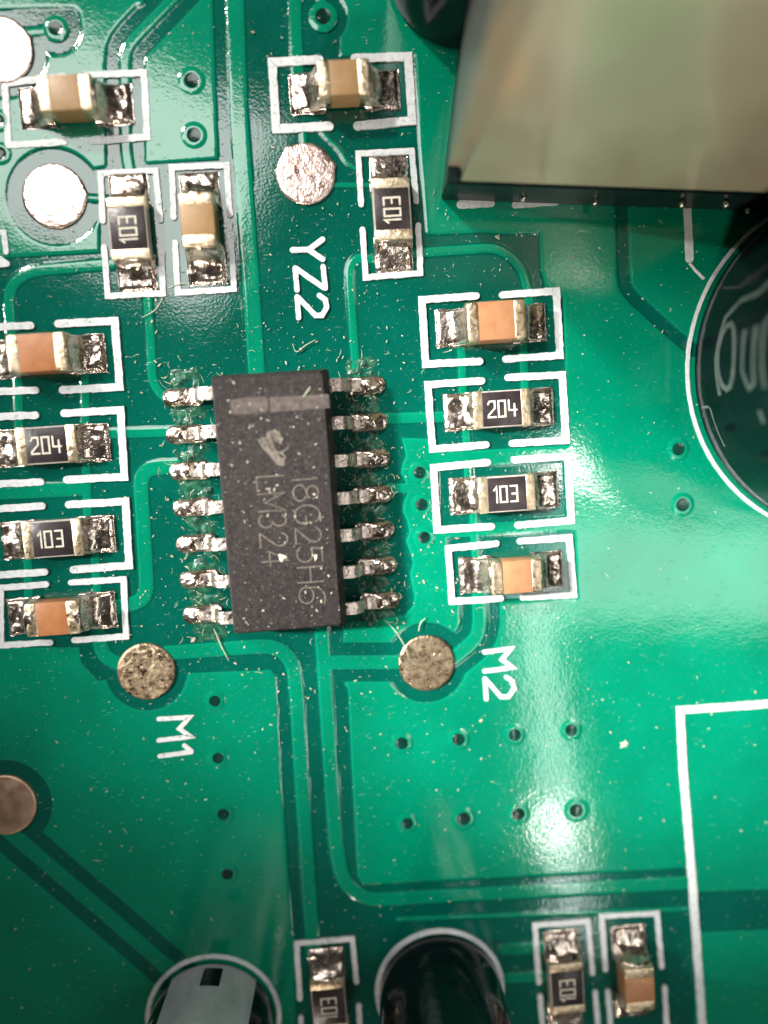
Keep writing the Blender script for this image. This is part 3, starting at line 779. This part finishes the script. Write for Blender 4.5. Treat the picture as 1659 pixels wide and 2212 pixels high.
# faint writing wrapped on the large can (reads up the can)
def wrap(pts, w, name="printed_letter"):
    """pts = (height z, angle deg) on the big can"""
    q = 5.98 + .012; mb = MB(); vs = []; fs = []; P = resample(pts, 6.0)
    P2 = [(z, math.radians(a) * q) for z, a in pts]; P2 = resample(P2, .22); n = len(P2)
    for i in range(n):
        a = Vector(P2[max(i - 1, 0)]); b = Vector(P2[min(i + 1, n - 1)]); d = (b - a).normalized(); nr = Vector((-d.y, d.x)) * w / 2
        for s in (1, -1):
            z = P2[i][0] + nr.x * s; an = (P2[i][1] + nr.y * s) / q; vs.append((q * math.cos(an), q * math.sin(an), z))
    fs = [(2 * i, 2 * i + 1, 2 * i + 3, 2 * i + 2) for i in range(n - 1)]
    mb.add(vs, fs); return link(name, mb.mesh(name, SLEEVE_INK, True), big)
def w_arc(z, a, rz_, ra, t0, t1, n=14): return [(z + rz_ * math.cos(math.radians(t0 + (t1 - t0) * i / n)), a - ra * math.sin(math.radians(t0 + (t1 - t0) * i / n))) for i in range(n + 1)]
wrap(w_arc(2.35, 176.5, .50, 10, 0, 372), .20)
wrap([(1.85, 188), (1.75, 176), (2.0, 164), (2.7, 160), (3.6, 160), (4.6, 156)], .20)
wrap([(3.35, 170), (3.3, 182), (3.55, 187.5), (3.85, 186), (3.95, 170)], .18)
wrap([(4.35, 188), (4.35, 171), (4.7, 167), (5.0, 171), (5.0, 188)], .17)
wrap([(5.5, 188), (5.7, 166)], .17)
wrap([(3.85, 194), (3.87, 198)], .18)
wrap([(0.55, 191), (1.0, 191), (1.1, 192), (1.15, 205)], .09)

# ------------------------------------------------------------------ tall glossy box at the top right
bx = thing("tall_box_component", "tall glossy olive box leaning over the top right corner of the board", "box component", (*px2mm(949, 428), 0))
o0 = px2mm(949, 428); fp = [px2mm(949, 436), px2mm(1900, 470), px2mm(1900, -300), px2mm(1018, -170)]
fp = [(a - o0[0], b - o0[1]) for a, b in fp]
def prism(name, pts, z0, z1, m, r, parent, seg=4):
    bm = bmesh.new(); a = [bm.verts.new((x, y, z0)) for x, y in pts]; b = [bm.verts.new((x, y, z1)) for x, y in pts]; n = len(pts)
    bm.faces.new(a[::-1]); bm.faces.new(b)
    for i in range(n): bm.faces.new((a[i], a[(i + 1) % n], b[(i + 1) % n], b[i]))
    bmesh.ops.recalc_face_normals(bm, faces=list(bm.faces))
    bmesh.ops.bevel(bm, geom=[e for e in bm.edges], offset=r, segments=seg, affect='EDGES')
    me = bpy.data.meshes.new(name); bm.to_mesh(me); bm.free(); me.materials.append(m); me.shade_smooth()
    try: me.set_sharp_from_angle(angle=math.radians(35))
    except Exception: pass
    return link(name, me, parent)
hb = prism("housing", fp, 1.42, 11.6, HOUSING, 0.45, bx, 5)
hb.data.materials.append(HOUSING_SHADED)
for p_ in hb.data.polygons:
    if p_.normal.x < -0.80: p_.material_index = 1  # left face coloured darker to stand for its shade
ins = lambda k: [(x + (k if i in (0, 3) else -k), y + (k if i in (0, 1) else -k)) for i, (x, y) in enumerate(fp)]
prism("dark_reflection_strip", ins(0.05), 0.03, 1.5, BLACK, 0.05, bx, 2)  # made-up dark strip in place of the reflection along the box foot
for px_, pz_ in ((1122, .55), (1275, .5), (1450, .8), (1537, .95), (1600, .5)):  # metal nubs added for the bright glints in the dark strip
    q_ = px2mm(px_, 436 + (px_ - 949) * .05); vs, fs = lathe([(.001, .10), (.09, .08), (.13, 0), (.12, -.1)], 14); mb = MB(); mb.add(vs, fs)
    po = link("pin", mb.mesh("pin", LEAD, True), bx, (q_[0] - o0[0], q_[1] - o0[1] + .02, pz_)); po.rotation_euler = (R90, 0, 0)

# ------------------------------------------------------------------ dust, lint
def on_chip(x, y): return abs(x - pc[0]) < BW / 2 - .2 and abs(y - pc[1]) < BL / 2 - .2
du = MB()
for _ in range(4200):
    if random.random() < .55: u, v = random.gauss(640, 330), random.gauss(1020, 460)
    else: u, v = random.uniform(-40, 1700), random.uniform(-40, 2250)
    x, y = px2mm(u, v)
    if not (X0 < x < X1 and Y0 < y < Y1): continue
    z = ZT + .004 if on_chip(x, y) else 0.052
    r = 0.007 + 0.026 * random.random() ** 3.5; n = 5; a0 = random.random() * 6; el = random.uniform(1, 2.6); ca, sa = math.cos(a0), math.sin(a0)
    pts = []
    for k in range(n):
        a = 2 * math.pi * k / n; q = r * random.uniform(.6, 1.2); px, py = q * math.cos(a) * el, q * math.sin(a); pts.append((x + px * ca - py * sa, y + px * sa + py * ca, z))
    du.add(pts + [(x, y, z + r * .8)], [(k, (k + 1) % n, n) for k in range(n)])
link("dust_specks", du.mesh("dust_specks", DUST), None, kind="stuff", label="pale dust specks scattered over board and chip", category="dust")
def tube(mb, pts, r, n=5):
    P = [Vector(p) for p in pts]; vs = []; fs = []
    for i, p in enumerate(P):
        d = (P[min(i + 1, len(P) - 1)] - P[max(i - 1, 0)]).normalized(); s = d.cross(Vector((0, 0, 1))).normalized(); t = s.cross(d)
        rr = r * (1 - .5 * abs(2 * i / (len(P) - 1) - 1))
        for k in range(n):
            a = 2 * math.pi * k / n; vs.append(tuple(p + s * rr * math.cos(a) + t * rr * math.sin(a)))
    for i in range(len(P) - 1):
        for k in range(n): fs.append((i * n + k, i * n + (k + 1) % n, (i + 1) * n + (k + 1) % n, (i + 1) * n + k))
    mb.add(vs, fs)
li = MB()
for _ in range(330):
    if random.random() < .62:
        s = random.choice((-1, 1)); x = pc[0] + s * random.uniform(2.0, 4.1); y = pc[1] + random.uniform(-4.6, 4.9)
    else: x, y = px2mm(random.gauss(760, 380), random.gauss(900, 420))
    z = ZT + .02 if on_chip(x, y) else random.uniform(.07, .22)
    L = random.uniform(.08, .42); a = random.random() * 6.28; k = random.uniform(-5, 5); pts = []
    for i in range(8): pts.append((x, y, z)); x += L / 8 * math.cos(a); y += L / 8 * math.sin(a); a += k * L / 8 * 1.6; z += random.uniform(-.01, .01)
    tube(li, pts, random.uniform(.006, .013), 4)
link("lint_fibres", li.mesh("lint_fibres", LINT), None, kind="stuff", label="fine pale fibres caught around the chip's pins", category="lint")
def fibre(label, pts, r, z=.09):
    P = [Vector((*px2mm(u, v, z), z)) for u, v in pts]; out = []
    for i in range(len(P) - 1):
        p0, p1, p2, p3 = P[max(i - 1, 0)], P[i], P[i + 1], P[min(i + 2, len(P) - 1)]
        for k in range(6):
            t = k / 6; out.append(.5 * ((2 * p1) + (p2 - p0) * t + (2 * p0 - 5 * p1 + 4 * p2 - p3) * t * t + (3 * p1 - p0 - 3 * p2 + p3) * t ** 3))
    out.append(P[-1]); mb = MB(); tube(mb, out, r, 6)
    link("lint_fibre", mb.mesh("lint_fibre", LINT), None, label=label, category="fibre")
fibre("long pale fibre curving below the chip's lowest left pin", [(462, 1358), (470, 1378), (480, 1400), (494, 1427)], .022)
fibre("thin fibre lying across the rim of the round pad M2", [(832, 1340), (856, 1366), (876, 1400), (883, 1424)], .016, .14)
fibre("short curled fibre above the round pad M2", [(920, 1335), (909, 1345), (904, 1364)], .02, .12)
fibre("pale curled fibre hanging under the left upright resistor's outline", [(352, 640), (345, 655), (332, 672), (306, 686)], .018)
fibre("pale bent hair between the two upright parts at the left", [(362, 622), (378, 616), (398, 612), (408, 620)], .02)
fibre("small yellow forked fibre above the chip", [(632, 742), (640, 760), (660, 746), (681, 734)], .018)
fibre("tan crumb of fibre lying on the chip's printed band", [(655, 858), (662, 848), (668, 840), (670, 836)], .028, ZT + .03)
fibre("arched pale fibre bridging the second left pin", [(412, 930), (425, 940), (440, 934), (456, 932)], .016, .5)
# larger flakes
def flake(label, u, v, r, h=.05, m=DUST):
    x, y = px2mm(u, v, h); mb = MB(); n = 11; pts = []
    for k in range(n):
        a = 2 * math.pi * k / n; q = r * random.uniform(.35, 1.1); pts.append((q * math.cos(a) * 1.25, q * math.sin(a), 0))
    mb.add(pts + [(r * .2, 0, r * .22)], [(k, (k + 1) % n, n) for k in range(n)])
    link("dust_flake", mb.mesh("dust_flake", m), None, (x, y, h), random.random() * 6, label=label, category="flake")
flake("large pale flake on the chip beside the letter 2", 611, 1203, .16, ZT + .005)
flake("yellow flake on the chip beside the number 5", 682, 1205 + 0, .09, ZT + .005)
flake("ragged cream flake near the large white corner line", 1348, 1609, .17)
flake("round white speck between M2 and the via row", 1039, 1557, .07)
flake("pale flake right of the left column, above the chip", 328, 695, .06)
flake("cream flake left of the round pad M1's right edge", 418, 1382, .11)
flake("round white crumb under the upper glare box, right of the upright resistor", 1076, 511, .10)
